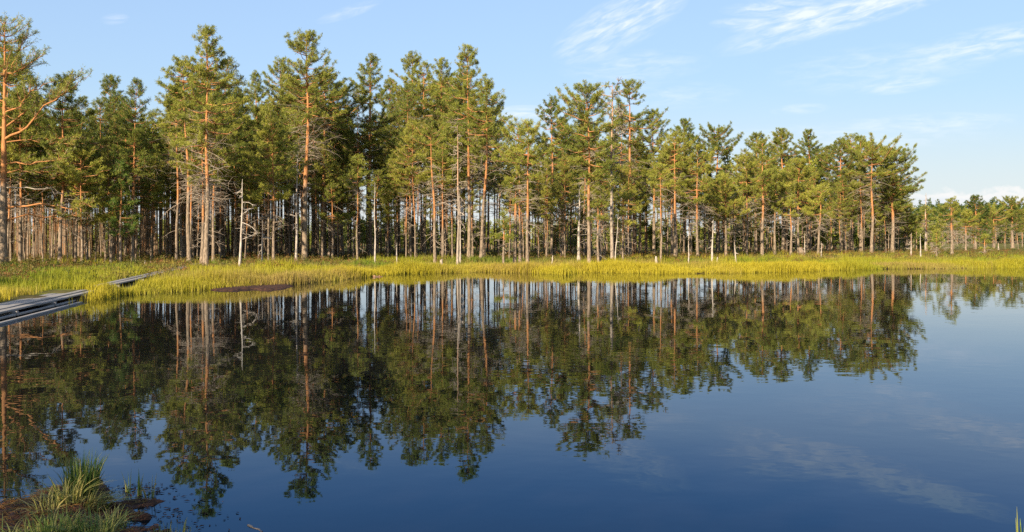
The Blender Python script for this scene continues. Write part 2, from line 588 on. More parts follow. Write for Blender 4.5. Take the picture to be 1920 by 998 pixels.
# front trees read off the photograph:
# x, base row, top row, crown-base row, half width, trunk width, lean, style, yellowness, brightness, bare, label
FRONT = [
    (38, 498, 165, 330, 52, 8, 0, 'tall', .55, 1.0, 10, 'orange-barked pine just right of the big-limbed pine at the left edge'),
    (112, 500, 140, 345, 62, 9, 8, 'tall', .40, .85, 8, 'broad dark-crowned pine with a shaded trunk right of the orange-barked pine'),
    (142, 494, 250, 370, 30, 6, 0, 'young', .6, 1.0, 6, 'slim pine with a pale sunlit foot amid shaded trunks on the left'),
    (154, 500, 285, 385, 40, 6, -2, 'flat', .75, 1.15, 6, 'slim pine with flat yellow-green sprays, dark at the foot, left bank'),
    (208, 495, 368, 425, 32, 6, 4, 'flat', .8, 1.15, 4, 'short twin-stemmed pine with a small flat yellow crown below the blue-green young pine'),
    (226, 497, 302, 440, 26, 6, 0, 'young', .12, 1.25, 0, 'young pine with a pale blue-green crown on the left bank'),
    (210, 481, 143, 290, 42, 9, 0, 'tall', .35, .95, 8, 'tall dense pine with a dark red trunk rising behind the blue-green young pine'),
    (249, 494, 150, 330, 38, 8, 4, 'tall', .35, .9, 12, 'pine with a tufted narrow top, next right of the tall dense pine'),
    (331, 491, 160, 255, 38, 7, 0, 'tall', .55, 1.0, 16, 'straight grey-footed pine behind the path end, left of the orange twin-stemmed pine'),
    (340, 487, 200, 320, 32, 7, -2, 'tall', .5, .9, 10, 'shaded pine squeezed behind the trunks at the path end'),
    (355, 495, 108, 225, 58, 10, -12, 'tall', .55, 1.05, 8, 'orange pine leaning left beside the end of the boardwalk'),
    (356, 493, 250, 320, 30, 6, 6, 'flat', .6, 1.0, 10, 'thin orange pine pressed against the leaning orange pine by the path'),
    (386, 507, 52, 285, 62, 12, 4, 'tall', .60, 1.1, 26, 'tallest pine on the left with a thick pale grey trunk at the grass edge'),
    (379, 503, 255, 345, 55, 9, 3, 'flat', .72, 1.1, 18, 'shorter grey pine with low flat sprays, fused beside the tallest left pine'),
    (400, 491, 190, 330, 42, 8, 2, 'tall', .5, .95, 14, 'grey-footed orange pine just right of the thick pale grey trunk'),
    (417, 481, 240, 345, 36, 6, 2, 'tall', .5, .9, 8, 'thin orange pine between the thick grey trunk and the white dead snag'),
    (446, 479, 165, 320, 40, 7, 2, 'tall', .5, .95, 10, 'thin orange pine standing right behind the white dead snag'),
    (478, 480, 137, 315, 32, 7, 4, 'young', .42, 1.15, 8, 'pine with a pale pointed feathery top, right of the white dead snag'),
    (503, 487, 200, 370, 40, 6, -2, 'tall', .6, 1.05, 10, 'slim grey pine just left of the thin orange twin pine'),
    (513, 490, 215, 375, 46, 7, -3, 'tall', .68, 1.1, 8, 'thin orange twin pine under a bushy yellow-green crown'),
    (537, 479, 112, 300, 52, 9, -10, 'tall', .55, 1.05, 8, 'orange pine with a wide crown shoulder left of the broadest tall pine'),
    (545, 476, 150, 320, 36, 8, 0, 'tall', .45, .85, 6, 'dark red pine close behind the wide-shouldered orange pine'),
    (571, 486, 62, 232, 66, 14, 6, 'tall', .55, 1.08, 30, 'broadest tall pine with a thick orange trunk swelling grey at the foot'),
    (587, 481, 180, 300, 38, 7, 0, 'tall', .5, .95, 12, 'slim orange pine right of the thickest orange trunk'),
    (604, 483, 142, 235, 60, 11, 4, 'tall', .55, 1.0, 6, 'stout orange pine with a shaded foot, right of the thickest trunk'),
    (610, 480, 285, 375, 52, 7, 0, 'flat', .35, 1.15, 8, 'shorter pine with wide bright green tiers before the stout orange pine'),
    (623, 485, 345, 415, 30, 5, 0, 'young', .5, .95, 10, 'thin grey pine with a small crown below the bright green tiers'),
    (657, 479, 300, 410, 26, 5, 0, 'young', .5, .95, 8, 'short thin pine behind the slender young pine with tiered top'),
    (670, 487, 292, 350, 26, 5, 0, 'young', .55, 1.1, 12, 'slender young pine with a tiered top left of the white pole snag'),
    (694, 481, 104, 265, 42, 12, 0, 'tall', .42, 1.0, 16, 'tall double-stemmed orange pine behind the white pole snag'),
    (729, 474, 150, 300, 38, 7, 2, 'tall', .42, .9, 12, 'dark red-brown pine right of the tall double-stemmed pine'),
    (749, 475, 195, 285, 34, 7, -2, 'tall', .5, .95, 14, 'slim orange pine between the red-brown pine and a thicker orange trunk'),
    (774, 477, 100, 255, 46, 10, 0, 'tall', .58, 1.05, 14, 'tall straight pine with a bright orange trunk, pale orange down to its foot'),
    (796, 481, 118, 245, 42, 8, 0, 'tall', .6, 1.08, 12, 'straight orange pine next right of the bright orange trunk'),
    (816, 489, 240, 320, 34, 8, -8, 'flat', .6, 1.05, 18, 'grey-orange pine at the water side leaning slightly left, right of straight orange pine'),
    (828, 479, 111, 260, 44, 8, -2, 'tall', .58, 1.08, 14, 'pine with a dense rounded top just left of the bare grey dead pine'),
    (879, 485, 87, 262, 46, 9, 0, 'tall', .52, 1.08, 22, 'tall spire-topped pine with a sunlit orange trunk, right of the bare dead pine'),
    (902, 486, 150, 290, 46, 9, 14, 'tall', .5, 1.05, 16, 'pine with a bowed grey trunk leaning right, beside the spire-topped pine'),
    (965, 488, 235, 345, 44, 8, 6, 'flat', .68, 1.1, 12, 'orange pine with a yellow-green crown, first of three at the grass edge'),
    (975, 488, 260, 375, 34, 7, 0, 'tall', .55, 1.0, 10, 'shaded grey pine in the middle of three at the grass edge'),
    (989, 491, 226, 330, 40, 8, 0, 'tall', .65, 1.1, 16, 'straight grey pine, last of three at the grass edge'),
    (944, 489, 400, 462, 20, 5, 0, 'young', .45, 1.0, 4, 'small bushy young pine between the bowed pine and the grass edge trio'),
    (1034, 480, 182, 310, 44, 7, 2, 'tall', .32, .9, 10, 'dark pine with a tall tufted top left of the flat-tiered pine'),
    (1055, 478, 225, 330, 42, 8, 0, 'tall', .45, .9, 8, 'dark-footed pine behind the pale dead trunk'),
    (1105, 491, 165, 330, 46, 9, -4, 'flat', .48, 1.08, 12, 'orange double pine with flat tiers and a domed top'),
    (1122, 491, 350, 410, 24, 6, -2, 'young', .55, 1.0, 12, 'short grey pine pressed against a slender orange pine at the grass edge'),
    (1126, 490, 270, 360, 32, 6, 0, 'tall', .65, 1.08, 10, 'slender orange pine right of the orange double pine'),
    (1180, 478, 152, 265, 46, 10, 2, 'tall', .42, 1.0, 16, 'tall orange pine with an open lopsided top right of the dead-topped pine'),
    (1168, 488, 370, 420, 32, 5, 0, 'flat', .85, 1.15, 8, 'short young pine with a flat bright yellow crown under the lopsided pine'),
    (1226, 477, 208, 330, 46, 8, 0, 'tall', .55, 1.02, 12, 'grey-footed pine with a bulky crown right of the lopsided tall pine'),
    (1239, 488, 310, 350, 28, 5, 0, 'young', .7, 1.08, 8, 'very thin straight pale pine standing forward of the bulky-crowned pine'),
    (1260, 480, 270, 350, 40, 6, 0, 'tall', .6, 1.02, 6, 'thin orange pine, left of a pair right of the very thin pale pine'),
    (1266, 481, 248, 345, 42, 7, 0, 'tall', .62, 1.08, 10, 'orange pine, right of a pair right of the very thin pale pine'),
    (1283, 474, 225, 335, 38, 8, 0, 'tall', .32, .95, 8, 'dark green tall pine rising highest right of the orange pair'),
    (1308, 481, 275, 370, 46, 7, -2, 'tall', .65, 1.05, 18, 'grey pine among bare twigs, left of the forked white snag'),
    (1345, 473, 243, 330, 36, 8, 0, 'flat', .35, .95, 10, 'pine with a forked open top and bent orange limbs behind the forked white snag'),
    (1361, 479, 330, 400, 36, 6, 0, 'young', .75, 1.1, 12, 'young pine with a low yellow-green crown right of the forked white snag'),
    (1376, 478, 355, 415, 30, 5, 0, 'young', .75, 1.1, 12, 'smaller young yellow-green pine right next to the low-crowned one'),
    (1400, 477, 290, 370, 38, 6, 0, 'young', .7, 1.05, 10, 'slim pine with orange stem left of the speckled grey-footed pine'),
    (1429, 477, 262, 360, 40, 8, 0, 'tall', .55, 1.05, 10, 'pine with speckled grey foot and tall orange stem near the grass margin'),
    (1453, 476, 320, 385, 34, 6, 0, 'young', .75, 1.1, 10, 'thin orange young pine right of the speckled grey-footed pine'),
    (1417, 471, 250, 340, 38, 8, 0, 'tall', .38, .95, 6, 'dark green tall pine peeking above the speckled grey-footed pine'),
    (1468, 471, 243, 350, 42, 8, 0, 'young', .42, 1.0, 6, 'dense green pine with the highest bushy top left of the notch'),
    (1517, 470, 244, 350, 36, 8, 0, 'tall', .32, .95, 8, 'dark spiky-topped pine standing right of the dense bushy one'),
    (1483, 477, 375, 410, 22, 6, 0, 'young', .75, 1.1, 14, 'thin bare-stemmed young pine left of the dark stump'),
    (1497, 475, 300, 390, 42, 6, 0, 'young', .7, 1.05, 8, 'yellow-green young pine behind the dark stump'),
    (1534, 477, 350, 405, 36, 6, 6, 'young', .78, 1.1, 14, 'slanting young yellow-green pine right of the dark stump'),
    (1552, 469, 275, 380, 32, 7, 0, 'tall', .4, .95, 8, 'narrow pine right of the dark spiky-topped pine'),
    (1577, 471, 262, 350, 38, 7, 0, 'tall', .4, .85, 10, 'shaded dark pine left of the tall orange pine near the right end'),
    (1597, 470, 255, 320, 40, 9, -3, 'tall', .5, 1.05, 10, 'tall orange pine with the highest top near the forest right end'),
    (1614, 471, 258, 330, 36, 8, 0, 'tall', .55, 1.05, 8, 'orange pine immediately right of the highest right-end pine'),
    (1634, 473, 275, 345, 40, 8, 2, 'flat', .6, 1.08, 20, 'pine with lit orange trunk and one long low limb near right end'),
    (1673, 472, 287, 395, 44, 9, 2, 'flat', .42, 1.0, 14, 'open tiered pine that ends the tall forest on the right'),
    (1737, 470, 388, 420, 22, 6, -1, 'young', .65, 1.0, 12, 'small bog pine right beside the thin dead snag on the right'),
    (1785, 478, 375, 425, 26, 7, -2, 'young', .6, 1.0, 16, 'scruffy bog pine with several grey stems in the right meadow'),
    (1756, 480, 432, 462, 15, 4, 0, 'young', .6, 1.0, 10, 'short scrubby bog pine in the meadow left of the scruffy pine'),
    (1829, 466, 368, 440, 28, 7, 0, 'young', .10, .8, 2, 'dark green cone-shaped conifer beyond the right meadow'),
    (1863, 465, 398, 430, 30, 6, 0, 'flat', .7, 1.05, 10, 'yellow-green bog pine between the dark conifer and the right edge'),
    (1899, 465, 374, 412, 24, 8, -3, 'flat', .5, 1.0, 8, 'orange-stemmed pine with a flat top at the right edge'),
    (1846, 477, 440, 468, 12, 4, 0, 'young', .7, 1.0, 8, 'tiny bog pine with few needles standing in the right meadow grass'),
    (1811, 471, 395, 435, 24, 5, 0, 'young', .75, 1.05, 12, 'yellow-green bog pine left of the dark green cone-shaped conifer'),
    (1700, 470, 385, 440, 28, 6, 0, 'young', .7, 1.0, 14, 'low bog pine just right of the open tiered pine'),
]
front_x = []
for n, (x, base, top, cbp, hw, tw, lean, style, ye, br, bare, label) in enumerate(FRONT):
    Y = y_of(base)
    X = (x - 960) / F * Y
    gz = float(ground_z(X, Y))
    H = CAMZ + (HZ - top) / F * Y - gz - 0.15
    cb = min(CAMZ + (HZ - cbp) / F * Y - gz, H * 0.8)
    cb = cb - 0.03 * (H - cb)
    R = hw / F * Y * 1.62
    far = Y > 95
    tb, cm = make_pine(100 + n, H, cb, R, tw / F * Y * 0.40, style, lean / F * Y, 0.009 if style != 'young' else 0.012, int(bare * 2.0),
                       0.36 if top < 300 else 0.5, None, 1.0, 26, 0.165 if not far else 0.18, min(2.0, R * 0.9))
    name = 'young_pine' if H < 9 else ('conifer' if 'conifer' in label else 'pine_tree')
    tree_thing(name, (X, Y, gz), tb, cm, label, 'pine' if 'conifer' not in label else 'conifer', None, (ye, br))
    front_x.append((X, Y))

# the big pine at the left edge, its limbs parts of their own
Y0 = 58.0
X0 = (6 - 960) / F * Y0
gz = float(ground_z(X0, Y0))
H = CAMZ + (HZ - 40) / F * Y0 - gz
rng = np.random.default_rng(5)
path = trunk_path(H, rng, 0.1, 0.003)
big = empty('pine_tree', (X0, Y0, gz))
tag(big, 'big pine cut by the left edge with long orange limbs reaching right over the bank', 'pine')
tb = MB()
add_trunk(tb, path, 0.27, H, rng, 0.36)
bare_branches(tb, path, 3, 8, 10, rng, 1.6)
tb.build('trunk', [BARK], big)
cm = MB()
crown(cm, path, CAMZ + (HZ - 235) / F * Y0, 2.6, rng, 'flat', side=0.15, density=0.75)
c = cm.build('crown', [BARK, NEEDLE], big)
c.color = (0.55, 1.0, 0, 1)
LIMBS = [  # polyline in photo pixels, depth offset at the tip, needles start, bare
    ([(8, 392), (40, 384), (80, 385), (120, 390), (150, 391), (165, 384), (190, 389)], -1.5, 0.62, 0.07, .8),
    ([(8, 414), (40, 405), (70, 404), (95, 410), (125, 402)], 1.5, 0.8, 0.06, .6),
    ([(8, 352), (40, 352), (80, 355), (100, 350), (113, 368)], -0.6, 1.2, 0.045, .2),
    ([(8, 325), (35, 319), (60, 325), (90, 322), (115, 332)], 1.0, 0.45, 0.05, .5),
    ([(8, 309), (35, 303), (60, 312), (95, 308), (130, 300)], -1.0, 0.4, 0.05, .6),
    ([(6, 262), (30, 250), (55, 240), (75, 222), (95, 198), (125, 188), (160, 168)], -1.2, 0.55, 0.09, .5),
    ([(6, 240), (30, 222), (52, 202), (70, 190), (100, 168), (130, 140)], 1.3, 0.5, 0.07, .5),
    ([(6, 268), (40, 261), (90, 270), (130, 262)], 0.5, 0.35, 0.05, .6),
    ([(6, 212), (28, 204), (50, 190), (75, 172), (95, 160)], -0.8, 0.4, 0.06, .5),
    ([(6, 158), (16, 130), (26, 95), (38, 62)], 0.8, 0.35, 0.06, .5),
    ([(6, 140), (30, 136), (55, 124), (78, 112)], -0.5, 0.4, 0.05, .4),
    ([(6, 190), (-40, 180), (-80, 160)], 0.0, 0.3, 0.06, .5),
    ([(6, 240), (-50, 235), (-100, 215)], 0.6, 0.3, 0.06, .5),
    ([(6, 300), (-40, 300), (-90, 290)], -0.6, 0.3, 0.06, .5),
]
for k, (pl, dy, nt, rr, yl) in enumerate(LIMBS):
    q = np.array([at(px, py, Y0) for px, py in pl])
    t = np.linspace(0, 1, len(pl))
    q[:, 1] += dy * t ** 1.2
    tt = np.linspace(0, 1, 10)
    Pp = np.stack([np.interp(tt, t, q[:, j]) for j in range(3)], -1)
    Pp[1:-1] = (Pp[:-2] + 2 * Pp[1:-1] + Pp[2:]) / 4
    tr0 = on_path(path, np.array([Pp[0, 2] - gz]))[0]
    Pp[0] = tr0 + np.array([X0, Y0, gz])
    Pp -= np.array([X0, Y0, gz])
    Pp[2:-1] += rng.normal(size=(7, 3)) * 0.09
    mb = MB()
    V, Q = tubes(Pp[None], (rr * np.linspace(1, 0.25, 10))[None], 7)
    bone = nt > 1
    mb.add(V, Q, 0, (0.1, 0.7, 0) if bone else (0.9, 0, 0), smooth=True)
    if bone:
        pth = np.array(Pp)
    lo = mb.build('limb', [BARK], big)
    Lr = float(np.linalg.norm(np.diff(Pp, axis=0), axis=1).sum())
    # secondary boughs along the limb
    r2 = np.random.default_rng(40 + k)
    nb = 3 if bone else (9 if k < 2 else int(6 + Lr * 3.0))
    u = r2.uniform(max(min(nt, .6) - 0.15, 0.1), 1.0, nb)
    b = np.stack([np.interp(u, tt, Pp[:, j]) for j in range(3)], -1)
    d0 = norm(Pp[-1] - Pp[3])
    d = norm(rotz(np.tile(d0, (nb, 1)), r2.uniform(0.2, 1.3, nb) * r2.choice([-1, 1], nb)) + np.stack([np.zeros(nb), np.zeros(nb), r2.normal(0.15, 0.3, nb)], -1))
    l = r2.uniform(0.5, 1.5, nb) * min(1, Lr / 3)
    s = np.linspace(0, 1, 5)[None, :, None]
    Bp = b[:, None, :] + d[:, None, :] * l[:, None, None] * s
    Bp[:, 1:] += r2.normal(size=(nb, 4, 3)) * 0.05
    fm = MB()
    V, Q = tubes(Bp, 0.022 * np.array([[1, 0.8, 0.6, 0.4, 0.25]]) * np.ones((nb, 1)), 4)
    fm.add(V, Q, 0, (0.4, 0.7, 0) if bone else (0.7, 0.1, 0))
    if not bone:
        branch_sprays(fm, Bp, l, r2, per=5.5, t0=0.2, psize=0.17)
        fo = fm.build('needle_spray', [BARK, NEEDLE], lo)
        fo.color = (yl, 1.1, 0, 1)
    else:
        fm.build('bare_twig', [BARK], lo)

# dead trees, every branch a part
SNAGS = [  # x, base, top, width, lean, branches, max length, bleach, label
    (449, 512, 336, 6, 7, 12, 2.0, 1.0, 'white leaning dead snag with drooping bare branches on the left grass bank'),
    (491, 496, 412, 4, 1, 6, 1.0, .9, 'short grey dead stem left of the thin orange twin pine'),
    (555, 490, 288, 6, 3, 16, 1.1, .85, 'grey dead pine with a twiggy top left of the thickest orange trunk'),
    (703, 491, 342, 4, 0, 3, .7, 1.0, 'tall thin white pole snag before the double-stemmed pine'),
    (744, 496, 455, 3, 0, 2, .3, 1.0, 'short thin white stick in the shore grass, middle left'),
    (858, 492, 235, 6, 1, 26, 2.2, .4, 'bare grey dead pine with many side branches left of the spire-topped pine'),
    (863, 489, 360, 4, -1, 6, 1.2, .85, 'thin grey dead stem touching the bare grey dead pine'),
    (1085, 486, 342, 7, 1, 6, 1.0, .95, 'pale broken dead trunk left of the orange double pine'),
    (1148, 486, 158, 8, -2, 30, 2.4, .35, 'tall dead-topped pine with bare twigs against the sky'),
    (1153, 490, 400, 3, 6, 3, .7, 1.0, 'thin white leaning pole at the foot of the dead-topped pine'),
    (1291, 490, 425, 3, 1, 7, .9, .85, 'small grey dead sapling in the grass left of the forked snag'),
    (1335, 490, 412, 5, 2, 8, 1.3, 1.0, 'forked white snag in the grass on the right of the middle'),
    (1380, 490, 455, 4, -3, 2, .5, .95, 'short slanting grey snag right of the forked white one'),
    (1509, 478, 436, 3, 0, 6, .9, .7, 'thin grey dead stem just behind the dark stump'),
    (1540, 482, 455, 3, 0, 4, .6, .8, 'short grey dead stem in the grass right of the dark stump'),
    (1708, 480, 437, 3.6, 1, 6, 1.3, .6, 'stubby grey snag with two bent arms in the right meadow'),
    (1726, 480, 438, 3, 0, 1, .3, 1.0, 'straight white post-like snag in the right meadow'),
    (1735, 470, 362, 4, 1, 14, 1.0, .75, 'thin tall dead pine with a twiggy tip right of the forest end'),
    (1872, 467, 455, 3, 0, 1, .2, .7, 'tiny grey stub in the far right meadow'),
]
for n, (x, base, top, w, lean, nb, lm, bleach, label) in enumerate(SNAGS):
    rng = np.random.default_rng(900 + n)
    Y = y_of(base)
    X = (x - 960) / F * Y
    gz = float(ground_z(X, Y))
    H = CAMZ + (HZ - top) / F * Y - gz
    o = empty('dead_tree' if H > 3 else 'dead_sapling', (X, Y, gz))
    tag(o, label, 'dead tree' if H > 3 else 'dead sapling')
    path = trunk_path(H, rng, lean / F * Y, 0.008)
    tb = MB()
    add_trunk(tb, path, w / F * Y * 0.42, H, rng, 0.55, bleach, top=0.15)
    tb.build('trunk', [BARK], o)
    for k in range(nb):
        bm_ = MB()
        lo = 0.55 if n == 8 else 0.3
        zc = H * (lo + (0.99 - lo) * (k + 0.5) / nb)
        bare_branches(bm_, path, zc - 0.1, zc + 0.1, 1, rng, lm * (1.15 - 0.7 * zc / H) * (2.4 if n == 8 else 1.0), 0.35 if n != 8 else -0.25, bleach, (0.05 if n == 8 else 0.024 if n == 0 else 0.032), (12 if n == 8 else 5))
        bm_.build('branch', [BARK], o)

# ------------------------------------------------------------------ the trees behind, copied from prototypes
SKY_X = [-60, 10, 60, 95, 125, 165, 210, 252, 280, 310, 345, 388, 430, 455, 483, 520, 575, 620, 650, 690, 725, 770, 825, 880, 915, 945, 990, 1012, 1040, 1100, 1145, 1185, 1215, 1245, 1283, 1345, 1417, 1468, 1517, 1552, 1600, 1640, 1675, 1700, 1720]
SKY_P = [80, 60, 160, 165, 150, 175, 155, 160, 195, 150, 115, 75, 120, 190, 150, 140, 85, 140, 165, 125, 165, 115, 118, 100, 160, 220, 235, 255, 195, 175, 190, 165, 205, 265, 230, 250, 255, 250, 250, 280, 262, 275, 295, 340, 400]
protos = {}
for kind, spec in {
    'tall': [(17, 8.2, 3.3, .10), (17, 9.3, 3.0, .09), (17, 8.4, 3.5, .105), (17, 9.8, 2.9, .085), (17, 7.4, 3.1, .10)],
    'slim': [(13, 6.6, 2.3, .068), (13, 7.2, 2.4, .065), (13, 5.6, 2.2, .065), (13, 7.6, 2.3, .07)],
    'young': [(8, 3.9, 1.5, .06), (8, 4.5, 1.6, .055), (8, 3.4, 1.4, .06), (8, 4.9, 1.5, .055)],
}.items():
    protos[kind] = []
    for q, (h, cb, R_, r_) in enumerate(spec):
        tb, cm = make_pine(500 + q + 20 * len(protos), h, cb, R_, r_, 'young' if kind == 'young' else 'tall', 0.2 * (q - 1.5), 0.008, 24 if kind != 'young' else 14, 0.36 if kind == 'tall' else 0.28, None, 1.0, 18, 0.18, 1.6)
        protos[kind].append((h, tb.mesh('pine_trunk', [BARK]), cm.mesh('pine_crown', [BARK, NEEDLE])))


def copy_pine(kind, q, X, Y, H, label, group, col, wid=1.0, name=None):
    h, tm, cmh = protos[kind][q % len(protos[kind])]
    gz = float(ground_z(X, Y))
    o = empty(name or ('young_pine' if kind == 'young' else 'pine_tree'), (X, Y, gz), RNG.uniform(0, 6.28))
    o.scale = (H / h * wid, H / h * wid, H / h)
    o.rotation_euler = (RNG.normal(0, .022), RNG.normal(0, .022), o.rotation_euler[2])
    tag(o, label, 'pine', group)
    t = bpy.data.objects.new('trunk', tm)
    c = bpy.data.objects.new('crown', cmh)
    for p in (t, c):
        COL.objects.link(p)
        p.parent = o
    c.color = (*col, 0, 1)
    return o


BINS = [
    (-80, 130, 'shaded thin pine in the dark stand behind the big-limbed pine', 'pines behind the big-limbed pine'),
    (130, 300, 'shaded thin pine in the dark stand behind the blue-green young pine', 'pines behind the blue-green young pine'),
    (300, 480, 'shaded pine in the dark stand behind the thick pale grey trunk', 'pines behind the thick pale grey trunk'),
    (480, 660, 'shaded pine deep behind the thickest orange trunk', 'pines behind the thickest orange trunk'),
    (660, 850, 'half-shaded pine behind the tall double-stemmed and bright orange pines', 'pines behind the bright orange pines'),
    (850, 1010, 'half-shaded pine behind the spire-topped pine and the grass edge trio', 'pines behind the spire-topped pine'),
    (1010, 1245, 'dark pine in the stand behind the dead-topped pine', 'pines behind the dead-topped pine'),
    (1245, 1470, 'green pine in the crowd behind the forked white snag', 'pines behind the forked white snag'),
    (1470, 1730, 'green pine in the crowd behind the dark stump and right-end pines', 'pines behind the dark stump'),
]


FRONT_BINS = [
    (-80, 449, 'slim sunlit pine of the front rank left of the white leaning snag', 'front pines left of the white leaning snag'),
    (449, 703, 'slim sunlit pine of the front rank between the white leaning snag and the white pole', 'front pines left of the white pole'),
    (703, 858, 'slim sunlit pine of the front rank between the white pole and the bare dead pine', 'front pines left of the bare dead pine'),
    (858, 1148, 'slim sunlit pine of the front rank between the bare dead pine and the dead-topped one', 'front pines left of the dead-topped pine'),
    (1148, 1335, 'slim sunlit pine of the front rank between the dead-topped pine and the forked snag', 'front pines left of the forked snag'),
    (1335, 1760, 'slim sunlit pine of the front rank right of the forked white snag', 'front pines right of the forked snag'),
]


def bin_of(px, bins):
    for a, b, l, gname in bins:
        if a <= px < b:
            return l, gname
    return bins[-1][2:]


FRONT_B = ([-80, 0, 250, 480, 700, 1000, 1250, 1480, 1740], [500, 497, 491, 485, 484, 483, 478, 475, 471])
placed = list(front_x)


def far_enough(X, Y, d):
    return all((X - a) ** 2 + (Y - b) ** 2 > d * d for a, b in placed)


def fill(n, lo, hi, kinds, d0, d1, toplo, tophi, dist, ye, seed, front=False):
    r = np.random.default_rng(seed)
    k = 0
    for _ in range(n * 12):
        if k >= n:
            break
        px = r.uniform(lo, hi)
        Yf = y_of(np.interp(px, *FRONT_B))
        Y = Yf + d0 + (d1 - d0) * r.uniform() ** 1.2
        X = (px - 960) / F * Y
        if not far_enough(X, Y, dist):
            continue
        top = np.interp(px, SKY_X, SKY_P) + r.uniform(toplo, tophi)
        H = CAMZ + (HZ - top) / F * Y - 0.3
        kind = kinds[r.integers(len(kinds))]
        H = float(np.clip(H, 4.5 if kind == 'young' else 8.0, 19.5))
        l, gname = bin_of(px, FRONT_BINS if front else BINS)
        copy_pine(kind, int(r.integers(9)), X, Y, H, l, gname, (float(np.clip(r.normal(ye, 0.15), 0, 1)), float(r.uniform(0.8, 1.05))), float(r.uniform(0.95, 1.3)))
        placed.append((X, Y))
        k += 1


fill(70, -70, 480, ['tall', 'slim', 'slim'], 1, 26, 15, 150, 1.2, .45, 1)
fill(44, 480, 850, ['tall', 'slim', 'slim'], 1, 26, 15, 140, 1.3, .45, 2)
fill(36, 850, 1250, ['tall', 'slim', 'slim'], 1, 26, 15, 140, 1.3, .45, 3)
fill(54, 1250, 1700, ['tall', 'slim', 'slim'], 1, 28, 8, 100, 1.3, .52, 4)
fill(30, 1240, 1700, ['young', 'slim'], -1, 12, 70, 150, 1.3, .68, 6, True)
fill(22, -60, 1250, ['young'], 2, 22, 150, 230, 1.4, .55, 7)
fill(9, 0, 185, ['young'], 0, 9, 110, 190, 1.3, .78, 8, True)
fill(44, 265, 1260, ['young', 'slim', 'slim'], -3, 6, 100, 190, 1.0, .68, 9, True)

# pines on the left bank beyond the frame: they shade the bank and the near tussocks
OFF = [(-34, 43, 10), (-33, 50, 10), (-38, 48, 12), (-38, 56, 12), (-42, 52, 13), (-35, 39, 11), (-24, 9, 12), (-28, 16, 12), (-9.3, -6.3, 13), (-12, -11, 15), (-8, -8, 13), (-11.5, -6, 14)]
for k, (X, Y, H) in enumerate(OFF):
    copy_pine('tall' if H > 9 else 'young', k, X, Y, H, 'pine on the near left bank beyond the edge of the view', 'pines on the near left bank', (.5, 1.0), 1.2)

# low bog pines of the right meadow
r = np.random.default_rng(77)
for k in range(60):
    px = r.uniform(1690, 2000)
    Y = r.uniform(118, 230)
    X = (px - 960) / F * Y
    copy_pine('young', k, X, Y, float(r.uniform(2.6, 6.6) * (0.7 + Y / 500)), 'low yellow-green bog pine in the belt across the far side of the right meadow', 'bog pines beyond the right meadow', (float(r.uniform(.3, .75)), 0.72), 1.15)

# ------------------------------------------------------------------ far-off wood: one mass
def far_wood(name, spots, seed, col, cone, low=0.25):
    r = np.random.default_rng(seed)
    mb = MB()
    for X, Y, H in spots:
        gz = 0.3
        p = np.array([[X, Y, gz], [X, Y, gz + H * 0.5], [X, Y, gz + H]])
        V, Q = tubes(p[None], np.array([[.10, .075, .02]]), 4)
        mb.add(V, Q, 0, (0.42, 0, 0))
        n = 60 if not cone else 75
        t = r.uniform(low if not cone else 0.1, 1, n)
        R_ = (H * 0.17) * ((1 - t) ** 0.8 + 0.08) * np.sqrt(r.uniform(0.05, 1, n))
        a = r.uniform(0, 6.28, n)
        c = np.stack([X + R_ * np.cos(a), Y + R_ * np.sin(a), gz + t * H], -1)
        d = norm(np.stack([np.cos(a), np.sin(a), np.full(n, 0.6)], -1))
        V, Q = puffs(c, d, np.full(n, 0.55 if not cone else 0.85), 6, r, wide=2.2 if not cone else 3.2)
        cc = np.zeros((n, 24, 3))
        cc[:, :, 0] = r.uniform(0, 1, n)[:, None]
        mb.add(V, Q, 1, cc.reshape(-1, 3))
    o = mb.build(name, [BARK, NEEDLE])
    o.color = (*col, 0, 1)
    tag(o, kind='stuff')
    return o


r = np.random.default_rng(33)
sp = []
for k in range(520):
    px = r.uniform(-120, 1700) if k > 240 else r.uniform(-120, 640)
    Y = y_of(np.interp(px, *FRONT_B)) + r.uniform(14, 62)
    top = np.interp(px, SKY_X, SKY_P) + r.uniform(40, 130)
    sp.append(((px - 960) / F * Y, Y, float(np.clip(CAMZ + (HZ - top) / F * Y, 6, 15))))
tag(far_wood('deep_pine_wood', sp, 5, (.45, .95), False, 0.62), 'countless thin trunks deep in the shaded pine wood behind the front trees', 'wood')
r = np.random.default_rng(31)
sp = []
for k in range(800):
    px = r.uniform(-500, 1760)
    Y = r.uniform(122, 210)
    sp.append(((px - 960) / F * Y, Y, r.uniform(2.0, 6.5) * (Y / 175)))
tag(far_wood('distant_pine_wood', sp, 3, (.5, .9), False), 'low bog pine wood seen between the trunks far behind the forest', 'wood')
sp = []
for k in range(620):
    px = r.uniform(1500, 2300)
    Y = r.uniform(330, 420)
    sp.append(((px - 960) / F * Y, Y, (r.uniform(11.5, 16.5) + 3.0 * (r.uniform() < .12)) * Y / 370))
tag(far_wood('distant_conifer_wood', sp, 4, (.0, .75), True), 'dark green line of conifers on the horizon at the right', 'wood')


